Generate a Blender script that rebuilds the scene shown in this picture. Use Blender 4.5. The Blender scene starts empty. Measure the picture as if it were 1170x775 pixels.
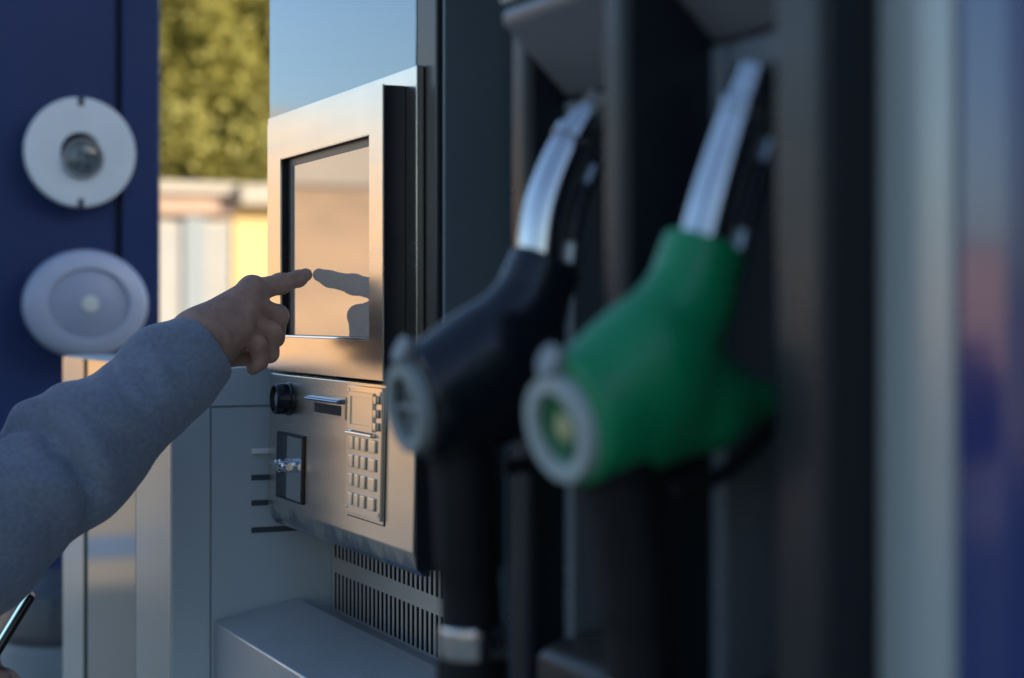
import bpy, bmesh, math, random
import numpy as np
from mathutils import Vector, Matrix

random.seed(7); np.random.seed(7)
sc = bpy.context.scene
COL = sc.collection

# ------------------------------------------------------------------ camera geometry (used to survey the place)
F = 2000.0; CX = 585.0; HY = 360.0; CAMZ = 1.35
AL = math.radians(24.3); CA, SA = math.cos(AL), math.sin(AL)
def PY(px, py, y):
    """point of the vertical plane y=const that the photograph shows at (px,py)"""
    r = (px-CX)/F; d = y/(SA+r*CA)
    return Vector((-CA*d+SA*r*d, y, CAMZ+(HY-py)/F*d))
def PX(px, py, x):
    r = (px-CX)/F; y = (-x*SA - r*x*CA)/(CA-r*SA); d = -x*CA+y*SA
    return Vector((x, y, CAMZ+(HY-py)/F*d))
def PD(px, py, d):
    r = (px-CX)/F*d
    return Vector((-CA*d+SA*r, SA*d+CA*r, CAMZ+(HY-py)/F*d))

# ------------------------------------------------------------------ helpers
def tag(o, label=None, cat=None, group=None, kind=None):
    if label: o['label'] = label
    if cat: o['category'] = cat
    if group: o['group'] = group
    if kind: o['kind'] = kind
    return o
def empty(name, loc=(0,0,0), label=None, cat=None, group=None):
    o = bpy.data.objects.new(name, None); COL.objects.link(o); o.location = loc
    o.empty_display_size = .05
    return tag(o, label, cat, group)
def link(name, me, mat, parent=None):
    o = bpy.data.objects.new(name, me); COL.objects.link(o)
    if mat: me.materials.append(mat)
    if parent:
        o.parent = parent
        root = parent; off = Vector((0,0,0))
        while root: off += root.location; root = root.parent
        o.location = -off          # geometry is written in world coordinates
    return o
def obj(name, bm, mat, parent=None, smooth=False, ang=35):
    me = bpy.data.meshes.new(name)
    bmesh.ops.recalc_face_normals(bm, faces=bm.faces)
    if smooth:
        for f in bm.faces: f.smooth = True
        a = math.radians(ang)
        for e in bm.edges:
            if len(e.link_faces) == 2 and e.calc_face_angle(0) > a: e.smooth = False
    bm.to_mesh(me); bm.free()
    o = link(name, me, mat, parent)
    if smooth:
        wn = o.modifiers.new('wn', 'WEIGHTED_NORMAL'); wn.keep_sharp = True; wn.weight = 100
    return o
def box(bm, x0, x1, y0, y1, z0, z1, bev=0, seg=2):
    t = bmesh.new()
    vs = [t.verts.new((x, y, z)) for x in (x0, x1) for y in (y0, y1) for z in (z0, z1)]
    for q in ((0,1,3,2),(4,6,7,5),(0,4,5,1),(2,3,7,6),(0,2,6,4),(1,5,7,3)):
        t.faces.new([vs[i] for i in q])
    bmesh.ops.recalc_face_normals(t, faces=t.faces)
    if bev: bmesh.ops.bevel(t, geom=t.edges[:], offset=bev, segments=seg, affect='EDGES', profile=.5)
    merge(bm, t)
def merge(bm, t):
    me = bpy.data.meshes.new('tmp'); t.to_mesh(me); t.free(); bm.from_mesh(me); bpy.data.meshes.remove(me)
def prism(bm, pts, axis, a0, a1, bev=0, seg=2):
    """closed polygon (2-D) extruded along axis: 'x' -> pts are (y,z); 'y' -> (x,z); 'z' -> (x,y)"""
    def mk(p, a):
        return {'x': (a, p[0], p[1]), 'y': (p[0], a, p[1]), 'z': (p[0], p[1], a)}[axis]
    t = bmesh.new()
    A = [t.verts.new(mk(p, a0)) for p in pts]; B = [t.verts.new(mk(p, a1)) for p in pts]
    n = len(pts)
    t.faces.new(A); t.faces.new(B[::-1])
    for i in range(n): t.faces.new((A[i], B[i], B[(i+1)%n], A[(i+1)%n]))
    bmesh.ops.recalc_face_normals(t, faces=t.faces)
    if bev: bmesh.ops.bevel(t, geom=t.edges[:], offset=bev, segments=seg, affect='EDGES', profile=.5)
    merge(bm, t)
def lathe(bm, c, axis, prof, seg=48, cap=True):
    """prof: list of (distance along axis, radius)"""
    c = Vector(c); axis = Vector(axis).normalized()
    u = axis.orthogonal().normalized(); v = axis.cross(u)
    rings = []
    for a, r in prof:
        rings.append([bm.verts.new(c+axis*a+(u*math.cos(2*math.pi*k/seg)+v*math.sin(2*math.pi*k/seg))*max(r, 1e-5)) for k in range(seg)])
    for A, B in zip(rings, rings[1:]):
        for k in range(seg): bm.faces.new((A[k], A[(k+1)%seg], B[(k+1)%seg], B[k]))
    if cap:
        bm.faces.new(rings[0][::-1]); bm.faces.new(rings[-1])
def tube(bm, pts, rad, seg=24, cap=True):
    pts = [Vector(p) for p in pts]
    if not hasattr(rad, '__len__'): rad = [rad]*len(pts)
    t0 = (pts[1]-pts[0]).normalized(); u = t0.orthogonal().normalized(); rings = []
    for i, p in enumerate(pts):
        t = (pts[min(i+1, len(pts)-1)]-pts[max(i-1, 0)]).normalized()
        u = (u-t*u.dot(t)).normalized(); v = t.cross(u)
        rings.append([bm.verts.new(p+(u*math.cos(2*math.pi*k/seg)+v*math.sin(2*math.pi*k/seg))*rad[i]) for k in range(seg)])
    for A, B in zip(rings, rings[1:]):
        for k in range(seg): bm.faces.new((A[k], A[(k+1)%seg], B[(k+1)%seg], B[k]))
    if cap: bm.faces.new(rings[0][::-1]); bm.faces.new(rings[-1])
def spline(pts, n=8):
    pts = [Vector(p) for p in pts]; out = []
    for i in range(len(pts)-1):
        p0 = pts[max(i-1, 0)]; p1 = pts[i]; p2 = pts[i+1]; p3 = pts[min(i+2, len(pts)-1)]
        for k in range(n):
            t = k/n
            out.append(.5*((2*p1)+(p2-p0)*t+(2*p0-5*p1+4*p2-p3)*t*t+(3*p1-p0-3*p2+p3)*t**3))
    out.append(pts[-1]); return out

# ---- implicit surfaces for bodies, cloth and castings
def sd_cap(P, a, b, ra, rb, sq=None):
    a = np.array(a, float); b = np.array(b, float); ab = b-a
    Q = P
    t = np.clip(((Q-a)@ab)/max(ab@ab, 1e-12), 0, 1)
    d = Q-(a+t[..., None]*ab)
    if sq is not None:   # (axis unit vector, factor): flatten along an axis
        ax = np.array(sq[0], float); ax /= np.linalg.norm(ax)
        d = d+((d@ax)*(sq[1]-1))[..., None]*ax
    return np.linalg.norm(d, axis=-1)-(ra+(rb-ra)*t)
def sd_ell(P, c, r, R=None):
    d = P-np.array(c, float)
    if R is not None: d = d@np.array(R)
    r = np.array(r, float)
    k0 = np.linalg.norm(d/r, axis=-1); k1 = np.linalg.norm(d/(r*r), axis=-1)
    return k0*(k0-1)/np.maximum(k1, 1e-9)
def smin(a, b, k):
    h = np.clip(.5+.5*(b-a)/k, 0, 1)
    return b+(a-b)*h-k*h*(1-h)
def smax(a, b, k): return -smin(-a, -b, k)
def surface(fn, lo, hi, h):
    lo = np.array(lo, float); n = np.ceil((np.array(hi)-lo)/h).astype(int)+1
    ax = [lo[i]+h*np.arange(n[i]) for i in range(3)]
    V = np.empty(n, np.float32)
    for i in range(0, n[0], 24):
        G = np.stack(np.meshgrid(ax[0][i:i+24], ax[1], ax[2], indexing='ij'), -1)
        V[i:i+24] = fn(G)
    V[0] = V[-1] = 1; V[:, 0] = V[:, -1] = 1; V[:, :, 0] = V[:, :, -1] = 1
    nc = n-1
    cnt = np.zeros(nc); acc = np.zeros((*nc, 3))
    S = V < 0
    I = np.stack(np.meshgrid(*[np.arange(k) for k in nc], indexing='ij'), -1).astype(float)
    for d in range(3):
        o1, o2 = [k for k in range(3) if k != d]
        for b1 in (0, 1):
            for b2 in (0, 1):
                s0 = [0]*3; s0[o1] = b1; s0[o2] = b2; s1 = list(s0); s1[d] = 1
                A = V[s0[0]:s0[0]+nc[0], s0[1]:s0[1]+nc[1], s0[2]:s0[2]+nc[2]]
                B = V[s1[0]:s1[0]+nc[0], s1[1]:s1[1]+nc[1], s1[2]:s1[2]+nc[2]]
                m = (A < 0) != (B < 0)
                t = np.where(m, A/np.where(m, A-B, 1), 0)
                cnt += m
                for k in range(3):
                    acc[..., k] += np.where(m, (t if k == d else s0[k]), 0)
    M = cnt > 0
    idx = -np.ones(nc, int); idx[M] = np.arange(M.sum())
    verts = lo+h*(I[M]+acc[M]/cnt[M][:, None])
    faces = []
    for d in range(3):
        o1, o2 = [(1, 2), (2, 0), (0, 1)][d]
        sl = lambda off: tuple(slice(1-(off[k] if k in (o1, o2) else 0) if k != d else 0, (nc[k]-(off[k])) if k != d else nc[k]) for k in range(3))
        a = S[tuple(slice(1, nc[k]) if k != d else slice(0, nc[k]) for k in range(3))]
        b = S[tuple(slice(1, nc[k]) if k != d else slice(1, nc[k]+1) for k in range(3))]
        def cell(q1, q2):
            s = [None]*3; s[d] = slice(0, nc[d])
            s[o1] = slice(1-q1, nc[o1]-q1); s[o2] = slice(1-q2, nc[o2]-q2)
            return idx[tuple(s)]
        c = [cell(1, 1), cell(0, 1), cell(0, 0), cell(1, 0)]
        m = a & ~b
        if m.any(): faces.append(np.stack([x[m] for x in c], -1))
        m = ~a & b
        if m.any(): faces.append(np.stack([x[m] for x in c[::-1]], -1))
    return verts, np.concatenate(faces)
def sdf_mesh(name, parts):
    """parts: list of (verts, faces) joined into one mesh"""
    off = 0; vs = []; fs = []
    for v, f in parts: vs.append(v); fs.append(f+off); off += len(v)
    v = np.concatenate(vs); f = np.concatenate(fs)
    me = bpy.data.meshes.new(name); me.from_pydata(v.tolist(), [], f.tolist()); me.update()
    for p in me.polygons: p.use_smooth = True
    return me

# ------------------------------------------------------------------ materials
def mat(name, col, rough=.5, metal=0, ior=1.45, noise=None, bump=None, rnoise=None, coat=0, coat_rough=.05, spec=None, sheen=0, sss=0, aniso=0):
    """noise=(scale xyz, amount, detail) varies the colour; rnoise the roughness; bump=(scale xyz, strength, distance)"""
    m = bpy.data.materials.new(name); m.use_nodes = True
    nt = m.node_tree; N = nt.nodes; L = nt.links; p = N['Principled BSDF']
    p.inputs['Base Color'].default_value = (*col, 1); p.inputs['Roughness'].default_value = rough
    p.inputs['Metallic'].default_value = metal; p.inputs['IOR'].default_value = ior
    p.inputs['Coat Weight'].default_value = coat; p.inputs['Coat Roughness'].default_value = coat_rough
    if sheen: p.inputs['Sheen Weight'].default_value = sheen
    if sss:
        p.inputs['Subsurface Weight'].default_value = sss
        p.inputs['Subsurface Radius'].default_value = (1, .35, .2); p.inputs['Subsurface Scale'].default_value = .006
    if aniso: p.inputs['Anisotropic'].default_value = aniso
    tc = N.new('ShaderNodeTexCoord')
    def ntex(scale, detail=4, rough_=.55):
        mp = N.new('ShaderNodeMapping'); mp.inputs['Scale'].default_value = scale if hasattr(scale, '__len__') else (scale,)*3
        L.new(tc.outputs['Object'], mp.inputs['Vector'])
        t = N.new('ShaderNodeTexNoise'); t.inputs['Scale'].default_value = 1; t.inputs['Detail'].default_value = detail
        t.inputs['Roughness'].default_value = rough_
        L.new(mp.outputs['Vector'], t.inputs['Vector']); return t.outputs['Fac']
    if noise:
        fac = ntex(noise[0], noise[2] if len(noise) > 2 else 4)
        mr = N.new('ShaderNodeMapRange'); mr.inputs[1].default_value = .3; mr.inputs[2].default_value = .7
        mr.inputs[3].default_value = 1-noise[1]; mr.inputs[4].default_value = 1+noise[1]
        L.new(fac, mr.inputs[0])
        mx = N.new('ShaderNodeMix'); mx.data_type = 'RGBA'; mx.blend_type = 'MULTIPLY'; mx.inputs[0].default_value = 1
        mx.inputs[6].default_value = (*col, 1); L.new(mr.outputs[0], mx.inputs[7]); L.new(mx.outputs[2], p.inputs['Base Color'])
    if rnoise:
        fac = ntex(rnoise[0], 5)
        mr = N.new('ShaderNodeMapRange'); mr.inputs[1].default_value = .3; mr.inputs[2].default_value = .7
        mr.inputs[3].default_value = max(rough-rnoise[1], .01); mr.inputs[4].default_value = rough+rnoise[1]
        L.new(fac, mr.inputs[0]); L.new(mr.outputs[0], p.inputs['Roughness'])
    if bump:
        fac = ntex(bump[0], 3)
        b = N.new('ShaderNodeBump'); b.inputs['Strength'].default_value = bump[1]; b.inputs['Distance'].default_value = bump[2]
        L.new(fac, b.inputs['Height']); L.new(b.outputs['Normal'], p.inputs['Normal'])
    return m

M = {}
M['steel']   = mat('brushed_steel', (.61,.57,.52), .24, 1, rnoise=((3,3,40), .04), noise=((7,7,5), .05))
M['steel2']  = mat('polished_steel_panel', (.60,.58,.55), .20, 1, rnoise=((5,5,9), .05))
M['key']     = mat('steel_keys', (.66,.63,.58), .24, 1)
M['pocket']  = mat('dark_chrome', (.10,.12,.15), .18, 1)  # chrome with the scoop's dark reflection put into its colour
M['lip']     = mat('blue_grey_lip', (.20,.25,.36), .25, 1)
M['clip_steel'] = mat('dull_steel_clip', (.30,.32,.35), .35, 1)
M['ring_dull'] = mat('dull_grey_ring', (.25,.285,.285), .5)
M['chrome']  = mat('chrome', (.72,.72,.72), .10, 1, rnoise=((60,60,60), .05))
M['spout']   = mat('aluminium_spout', (.54,.53,.53), .11, 1, rnoise=((40,40,40), .06), noise=((25,25,25), .12))
M['glass']   = mat('screen_glass', (.02,.02,.022), .03, 0, ior=3.5, rnoise=((30,30,30), .015))
_p = M['glass'].node_tree.nodes['Principled BSDF']      # the screen is switched on: a dim grey-blue page
_p.inputs['Emission Color'].default_value = (.50,.57,.66,1); _p.inputs['Emission Strength'].default_value = .075
M['panel_gloss'] = mat('glossy_header_panel', (.20,.215,.24), .08, .9)
M['black']   = mat('black_plastic', (.012,.013,.016), .38, noise=((20,20,20), .2))
M['black_gloss'] = mat('black_glossy_plastic', (.010,.012,.018), .20, rnoise=((30,30,30), .06))
M['rubber']  = mat('black_rubber', (.006,.006,.007), .62, ior=1.3, rnoise=((30,30,30), .1))
M['boot']    = mat('boot_plastic', (.055,.063,.075), .30, rnoise=((12,12,12), .08))
M['jamb']    = mat('jamb_plastic', (.15,.17,.19), .28, rnoise=((12,12,12), .08))
M['ledge']   = mat('ledge_plastic', (.05,.042,.035), .35, rnoise=((12,12,12), .08))
M['fin']     = mat('divider_plastic', (.013,.016,.021), .32, ior=1.32, rnoise=((12,12,12), .06))
M['hood']    = mat('hood_plastic', (.15,.15,.165), .35, rnoise=((12,12,12), .08))
M['teal']    = mat('dark_grey_side_paint', (.11,.14,.155), .45, rnoise=((10,10,10), .08), noise=((5,5,5), .06))
M['grey']    = mat('grey_cabinet_paint', (.46,.52,.55), .40, rnoise=((6,6,6), .08), noise=((3,3,3), .05))
M['grey_lt'] = mat('light_grey_gloss_paint', (.33,.355,.345), .22, ior=1.75, rnoise=((8,8,8), .05))
M['grey_door'] = mat('glossy_grey_door', (.11,.135,.14), .06, ior=2.6)
M['grate']   = mat('grille_steel', (.66,.60,.54), .42, .2, rnoise=((12,12,12), .08))
M['shelf']   = mat('shelf_steel', (.52,.54,.57), .33, .45, rnoise=((9,9,9), .06), noise=((7,7,7), .05))
M['dark']    = mat('dark_void', (.008,.008,.01), .7)
M['seam']    = mat('seam_dark', (.05,.07,.085), .6)
M['green_seal'] = mat('green_glass_edge', (.02,.07,.06), .25)
M['blue']    = mat('blue_pillar_paint', (.006,.023,.102), .48, rnoise=((5,5,5), .08), noise=((3,3,2), .1))
M['blue2']   = mat('blue_gloss_corner', (.010,.026,.14), .10, ior=1.7, rnoise=((6,6,6), .05))
M['white']   = mat('white_enamel', (.60,.66,.70), .4, noise=((14,14,14), .05))
M['frost']   = mat('frosted_lens', (.35,.39,.51), .35, noise=((12,12,12), .05))
M['frost_in'] = mat('frosted_inner', (.27,.31,.42), .4)
M['lamp_core'] = mat('lamp_core', (.55,.58,.55), .3)
M['lens']    = mat('lens_glass', (.09,.12,.13), .12, ior=1.6, noise=((60,60,60), .6))
M['green']   = mat('green_plastic', (.003,.22,.085), .33, rnoise=((30,30,30), .08), noise=((40,40,40), .1))
M['ring']    = mat('pale_plastic_ring', (.36,.41,.41), .45)
M['clip']    = mat('grey_clip', (.22,.23,.24), .4)
M['emblem']  = mat('emblem_yellow', (.45,.42,.22), .5)
M['emb_green'] = mat('emblem_green', (.02,.14,.06), .45)
M['skin']    = mat('skin', (.40,.235,.175), .45, sss=.25, noise=((70,70,70), .22, 6), bump=((210,210,210), .6, .0014))
M['fleece']  = mat('grey_fleece', (.205,.235,.305), .95, sheen=.3, noise=((190,190,190), .16, 6), bump=((900,900,900), .5, .0012))
M['denim']   = mat('dark_trousers', (.03,.035,.05), .9, noise=((90,90,90), .2))
M['shoe']    = mat('dark_shoe', (.03,.03,.03), .6)
M['hair']    = mat('dark_hair', (.03,.02,.014), .5, noise=((120,120,30), .4))
M['phone']   = mat('phone_black', (.01,.01,.012), .2)
M['concrete'] = mat('forecourt_concrete', (.42,.355,.26), .85, noise=((.35,.35,.35), .14, 8), bump=((30,30,30), .3, .004))
M['line']    = mat('blue_road_paint', (.16,.24,.36), .7, noise=((3,3,3), .15))
M['tan']     = mat('tan_render', (.58,.38,.205), .9, noise=((.35,.35,.9), .28, 7))
M['pink']    = mat('pink_render', (.50,.36,.30), .9, noise=((.3,.3,.6), .2, 6))
M['shop_cream'] = mat('pale_parapet', (.50,.42,.33), .9, noise=((.3,.3,.6), .12))
M['cream']   = mat('cream_fascia', (.34,.315,.27), .85, noise=((.6,.6,.6), .1))
M['brick']   = mat('orange_brick_band', (.36,.26,.205), .85, noise=((2,2,5), .15))
M['whitedoor'] = mat('white_shutter', (.31,.315,.31), .6, noise=((.8,.8,.8), .08))
M['doorgrey'] = mat('grey_post', (.20,.24,.27), .6)
M['yellow']  = mat('yellow_wall', (.55,.40,.19), .8, noise=((.6,.6,.6), .06))
M['roof']    = mat('roof_tile', (.36,.17,.10), .85, noise=((3,3,3), .2))
M['window']  = mat('window_glass', (.04,.05,.06), .06)
M['bark']    = mat('bark', (.10,.075,.05), .9, noise=((6,6,2), .3))
M['leaf']    = mat('leaf_olive', (.29,.275,.07), .6, noise=((.9,.9,.9), .4, 5))
M['leaf2']   = mat('leaf_dark_olive', (.17,.18,.05), .6, noise=((.9,.9,.9), .4, 5))
M['shop']    = mat('shop_render', (.36,.35,.34), .8, noise=((.4,.4,.4), .08))
# a lit telephone display gives off light, as does the touch screen
pm = bpy.data.materials.new('phone_display'); pm.use_nodes = True
pp = pm.node_tree.nodes['Principled BSDF']; pp.inputs['Base Color'].default_value = (.05,.06,.07,1)
pp.inputs['Emission Color'].default_value = (.45,.85,1,1); pp.inputs['Emission Strength'].default_value = .55
pp.inputs['Roughness'].default_value = .1
M['display'] = pm

for k in ('leaf', 'leaf2'):
    n_ = M[k].node_tree; pr = n_.nodes['Principled BSDF']; src = pr.inputs['Base Color'].links[0].from_socket
    tr = n_.nodes.new('ShaderNodeBsdfTranslucent'); mx = n_.nodes.new('ShaderNodeMixShader'); mx.inputs[0].default_value = .35
    n_.links.new(src, tr.inputs[0]); n_.links.new(pr.outputs[0], mx.inputs[1]); n_.links.new(tr.outputs[0], mx.inputs[2])
    n_.links.new(mx.outputs[0], n_.nodes['Material Output'].inputs['Surface'])

# ================================================================== PAYMENT TERMINAL
YF = .570                                     # plane of the front plates
Z = lambda h: CAMZ+h
term = empty('payment_terminal', (-1.72, .62, 0), 'brushed steel self-service payment terminal with touch screen, card slot and keypad', 'payment terminal')
XL, XR = -1.944, -1.5597
# --- column behind the plates
b = bmesh.new(); box(b, -2.046, -1.556, .602, .90, 1.295, 2.35, .003); obj('header_panel', b, M['panel_gloss'], term, True)
b = bmesh.new(); box(b, -1.9600, -1.5562, .660, .90, .12, 1.293); obj('housing', b, M['grey'], term)
b = bmesh.new(); box(b, -1.555, -1.503, .602, .66, 1.118, 2.35, .004); obj('gasket', b, M['black'], term, True)
b = bmesh.new(); box(b, -1.5025, -1.495, .607, .74, .12, 2.35, .002); obj('side_panel', b, M['teal'], term, True)
# --- back plate seen as a strip over and beside the screen bezel
b = bmesh.new(); box(b, -2.022, -1.532, .5935, .6015, Z(-.055), Z(.2345), .0015); obj('back_plate', b, M['steel'], term, True)
# --- bezel: a frame with a deep opening
ox0, ox1, oz0, oz1 = -1.8925, -1.5985, Z(-.025), Z(.174)
def frame_bm(x0, x1, z0, z1, ix0, ix1, iz0, iz1, y0, y1, bev):
    t = bmesh.new()
    def ring(xa, xb, za, zb, y): return [t.verts.new(p) for p in ((xa,y,za),(xb,y,za),(xb,y,zb),(xa,y,zb))]
    A = ring(x0,x1,z0,z1,y0); B = ring(ix0,ix1,iz0,iz1,y0); C = ring(x0,x1,z0,z1,y1); D = ring(ix0,ix1,iz0,iz1,y1)
    for i in range(4):
        j = (i+1)%4
        t.faces.new((A[i],A[j],B[j],B[i])); t.faces.new((C[i],D[i],D[j],C[j]))
        t.faces.new((A[i],C[i],C[j],A[j])); t.faces.new((B[i],B[j],D[j],D[i]))
    bmesh.ops.recalc_face_normals(t, faces=t.faces)
    if bev: bmesh.ops.bevel(t, geom=t.edges[:], offset=bev, segments=2, affect='EDGES')
    return t
bez = obj('screen_bezel', frame_bm(XL, XR, Z(-.0625), Z(.219), ox0, ox1, oz0, oz1, YF, YF+.0022, .0007), M['steel'], term, True)
b = bmesh.new(); box(b, XR-.020, XR-.0008, YF+.0026, .5930, Z(-.0615), Z(.218)); box(b, XL+.001, XL+.02, YF+.0026, .5930, Z(-.0615), Z(.218))
box(b, XL+.0205, XR-.0205, YF+.0026, .5930, Z(.200), Z(.218)); box(b, XL+.0205, XR-.0205, YF+.0026, .5930, Z(-.0615), Z(-.046))
obj('bezel_side', b, M['black'], bez)
b = bmesh.new(); merge(b, frame_bm(ox0-.0035, ox1+.0035, oz0-.0035, oz1+.0035, ox0+.0004, ox1-.0004, oz0+.003, oz1-.0004, YF+.0024, YF+.0076, 0))
merge(b, frame_bm(ox0-.0033, ox1+.0033, oz0-.0033, oz1+.0033, ox0+.0215, ox1-.0012, oz0+.0033, oz1-.0085, YF+.0078, YF+.0085, 0))
obj('screen_gasket', b, M['black'], bez)
b = bmesh.new(); box(b, ox0+.0008, ox1-.0008, YF+.0008, YF+.0074, oz0-.0005, oz0+.0028, .0012); obj('screen_sill', b, M['chrome'], bez, True)
b = bmesh.new(); box(b, ox0-.003, ox1+.003, YF+.0087, YF+.0125, oz0-.003, oz1+.003); obj('touch_screen', b, M['glass'], term)
# --- control plate, bottom edge folded back
cx0, cx1 = -1.944, -1.483
pts = [(YF, Z(-.0665)), (YF, Z(-.216)), (YF+.0045, Z(-.232)), (YF+.010, Z(-.238)), (YF+.0185, Z(-.238)), (YF+.0185, Z(-.0665))]
M['steel_worn'] = M['steel'].copy(); M['steel_worn'].name = 'worn_brushed_steel'  # bluish-grey blotches mixed in, denser towards the bottom edge
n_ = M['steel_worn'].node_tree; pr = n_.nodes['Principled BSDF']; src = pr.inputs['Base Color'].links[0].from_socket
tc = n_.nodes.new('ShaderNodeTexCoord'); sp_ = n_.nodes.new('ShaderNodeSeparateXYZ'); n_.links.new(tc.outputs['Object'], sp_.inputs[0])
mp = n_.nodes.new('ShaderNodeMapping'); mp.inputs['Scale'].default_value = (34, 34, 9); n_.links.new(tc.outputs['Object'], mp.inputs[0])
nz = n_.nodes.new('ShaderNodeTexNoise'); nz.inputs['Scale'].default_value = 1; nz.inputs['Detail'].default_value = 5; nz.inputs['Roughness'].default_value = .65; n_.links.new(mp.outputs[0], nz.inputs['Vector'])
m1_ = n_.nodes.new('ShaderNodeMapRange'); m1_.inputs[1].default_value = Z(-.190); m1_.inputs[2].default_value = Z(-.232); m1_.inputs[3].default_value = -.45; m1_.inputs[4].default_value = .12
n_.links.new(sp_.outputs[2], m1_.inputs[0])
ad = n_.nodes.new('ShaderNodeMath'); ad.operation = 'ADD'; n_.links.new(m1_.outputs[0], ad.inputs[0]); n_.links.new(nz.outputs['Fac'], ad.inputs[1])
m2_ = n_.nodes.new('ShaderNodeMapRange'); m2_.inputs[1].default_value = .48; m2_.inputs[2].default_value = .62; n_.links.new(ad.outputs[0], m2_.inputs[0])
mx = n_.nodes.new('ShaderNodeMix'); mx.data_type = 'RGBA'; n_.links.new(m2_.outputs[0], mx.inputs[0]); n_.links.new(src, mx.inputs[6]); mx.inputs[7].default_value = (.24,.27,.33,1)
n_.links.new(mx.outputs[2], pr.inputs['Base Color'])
b = bmesh.new(); prism(b, pts, 'x', cx0, cx1, .0012)
plate = obj('control_plate', b, M['steel_worn'], term, True, 20)
b = bmesh.new(); box(b, cx0+.002, cx1-.002, YF+.019, .659, Z(-.234), Z(-.068), .003); obj('plate_housing', b, M['black'], term, True)
b = bmesh.new(); box(b, cx1+.0004, cx1+.0024, YF+.004, YF+.018, Z(-.232), Z(-.07)); obj('edge_strip', b, M['black'], term)
# round camera window
c = PY(327, 456, YF); r = .0172
b = bmesh.new(); lathe(b, c, (0,-1,0), [(0,r*1.08),(.002,r*1.08),(.003,r),(.016,r*.98),(.0175,r*.9),(.0175,r*.80),(.012,r*.74)], 40, False)
cam_knob = obj('round_scanner', b, M['black_gloss'], term, True)
b = bmesh.new(); lathe(b, c, (0,-1,0), [(.0125,r*.78),(.0145,r*.55),(.0155,r*.2),(.0156,0)], 32, False); obj('scanner_lens', b, M['chrome'], cam_knob, True)
# card reader
a = PY(358, 464, YF).x; d = PY(389, 464, YF).x
b = bmesh.new(); merge(b, frame_bm(a-.012, d+.012, Z(-.106), Z(-.083), a, d, Z(-.1025), Z(-.0925), YF-.0022, YF-.0003, .0007))
card = obj('card_reader', b, M['steel2'], term, True)
b = bmesh.new(); box(b, a, d, YF-.0016, YF-.0004, Z(-.1025), Z(-.0925)); obj('card_slot', b, M['dark'], card)
b = bmesh.new(); prism(b, [(YF-.0023,Z(-.0905)),(YF-.009,Z(-.0897)),(YF-.0105,Z(-.0880)),(YF-.0090,Z(-.0862)),(YF-.0023,Z(-.0850))], 'x', a-.010, d+.008, .0008)
obj('card_lip', b, M['lip'], card, True)
# receipt dispenser: rimmed scoop with a knob
x0, x1 = -1.903, -1.8087; z0, z1 = Z(-.2035), Z(-.1315)
b = bmesh.new(); merge(b, frame_bm(x0-.0008, x1+.0008, z0-.0008, z1+.0008, x0+.0015, x1-.0015, z0+.0015, z1-.0015, YF-.0030, YF-.0003, .0003))
rec = obj('receipt_dispenser', b, M['black_gloss'], term, True)
b = bmesh.new(); box(b, x0+.0015, x1-.0015, YF-.0012, YF-.0004, z0+.0015, z1-.0015); obj('scoop_back', b, M['dark'], rec)
xm = x0+.036
b = bmesh.new(); prof = []
for k in range(25):
    t = k/24; prof.append((xm+(x1-.0018-xm)*t, YF-.0020-.0016*math.sin(math.pi*t*.5)))
prism(b, prof+[(x1-.0018, YF-.0013), (xm, YF-.0013)], 'z', z0+.0018, z1-.0018)
obj('scoop_flap', b, M['chrome'], rec, True, 40)
b = bmesh.new(); prof = []
for k in range(17):
    t = k/16; prof.append((x0+.0018+(xm-.0005-x0-.0018)*t, YF-.0036+.0020*math.sin(math.pi*t*.5)))
prism(b, prof+[(xm-.0005, YF-.0013), (x0+.0018, YF-.0013)], 'z', z0+.0018, z1-.0018)
obj('scoop_pocket', b, M['pocket'], rec, True, 40)
cz = (z0+z1)/2+.002
b = bmesh.new(); tube(b, [(x0+.004, YF-.009, cz), (x1-.022, YF-.010, cz)], .0040, 16); lathe(b, (x0+.050, YF-.003, cz), (0,-1,0), [(0,.0078),(.012,.0078),(.014,.006),(.014,0)], 24, False); lathe(b, (x0+.030, YF-.003, cz), (0,-1,0), [(0,.0060),(.010,.0060),(.012,.0045),(.012,0)], 24, False)
obj('flap_knob', b, M['chrome'], rec, True)
# keypad with small display
kx0, kx1, kz0, kz1 = -1.661, -1.5597, Z(-.196), Z(-.0695)
b = bmesh.new(); box(b, kx0-.003, kx1+.003, YF-.0016, YF-.0003, kz0-.003, kz1+.003, .0005); box(b, kx0, kx1, YF-.0040, YF-.0017, kz0, kz1, .0008)
kp = obj('keypad', b, M['steel2'], term, True)
b = bmesh.new(); box(b, kx0-.0042, kx1+.0042, YF-.00025+.0, YF-.0001, kz0-.0042, kz1+.0042); obj('keypad_shadow_gap', b, M['dark'], kp)
b = bmesh.new(); merge(b, frame_bm(kx0+.010, kx1-.020, Z(-.1125), Z(-.0755), kx0+.016, kx1-.026, Z(-.1075), Z(-.0805), YF-.0062, YF-.0041, .0006)); obj('display_frame', b, M['key'], kp, True)
b = bmesh.new(); box(b, kx0+.0162, kx1-.0262, YF-.0050, YF-.0041, Z(-.1073), Z(-.0807)); obj('keypad_display', b, M['key'], kp)
b = bmesh.new(); prism(b, [(YF-.0041,Z(-.1185)),(YF-.0085,Z(-.1175)),(YF-.0085,Z(-.1150)),(YF-.0041,Z(-.1135))], 'x', kx0+.008, kx1-.018, .0006); obj('display_visor', b, M['chrome'], kp, True)
for i, zc in enumerate((-.0815, -.0945, -.1070)):
    b = bmesh.new(); box(b, kx1-.0165, kx1-.0075, YF-.0075, YF-.0041, Z(zc-.004), Z(zc+.004), .001); obj('side_button', b, M['key'], kp, True)
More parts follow.
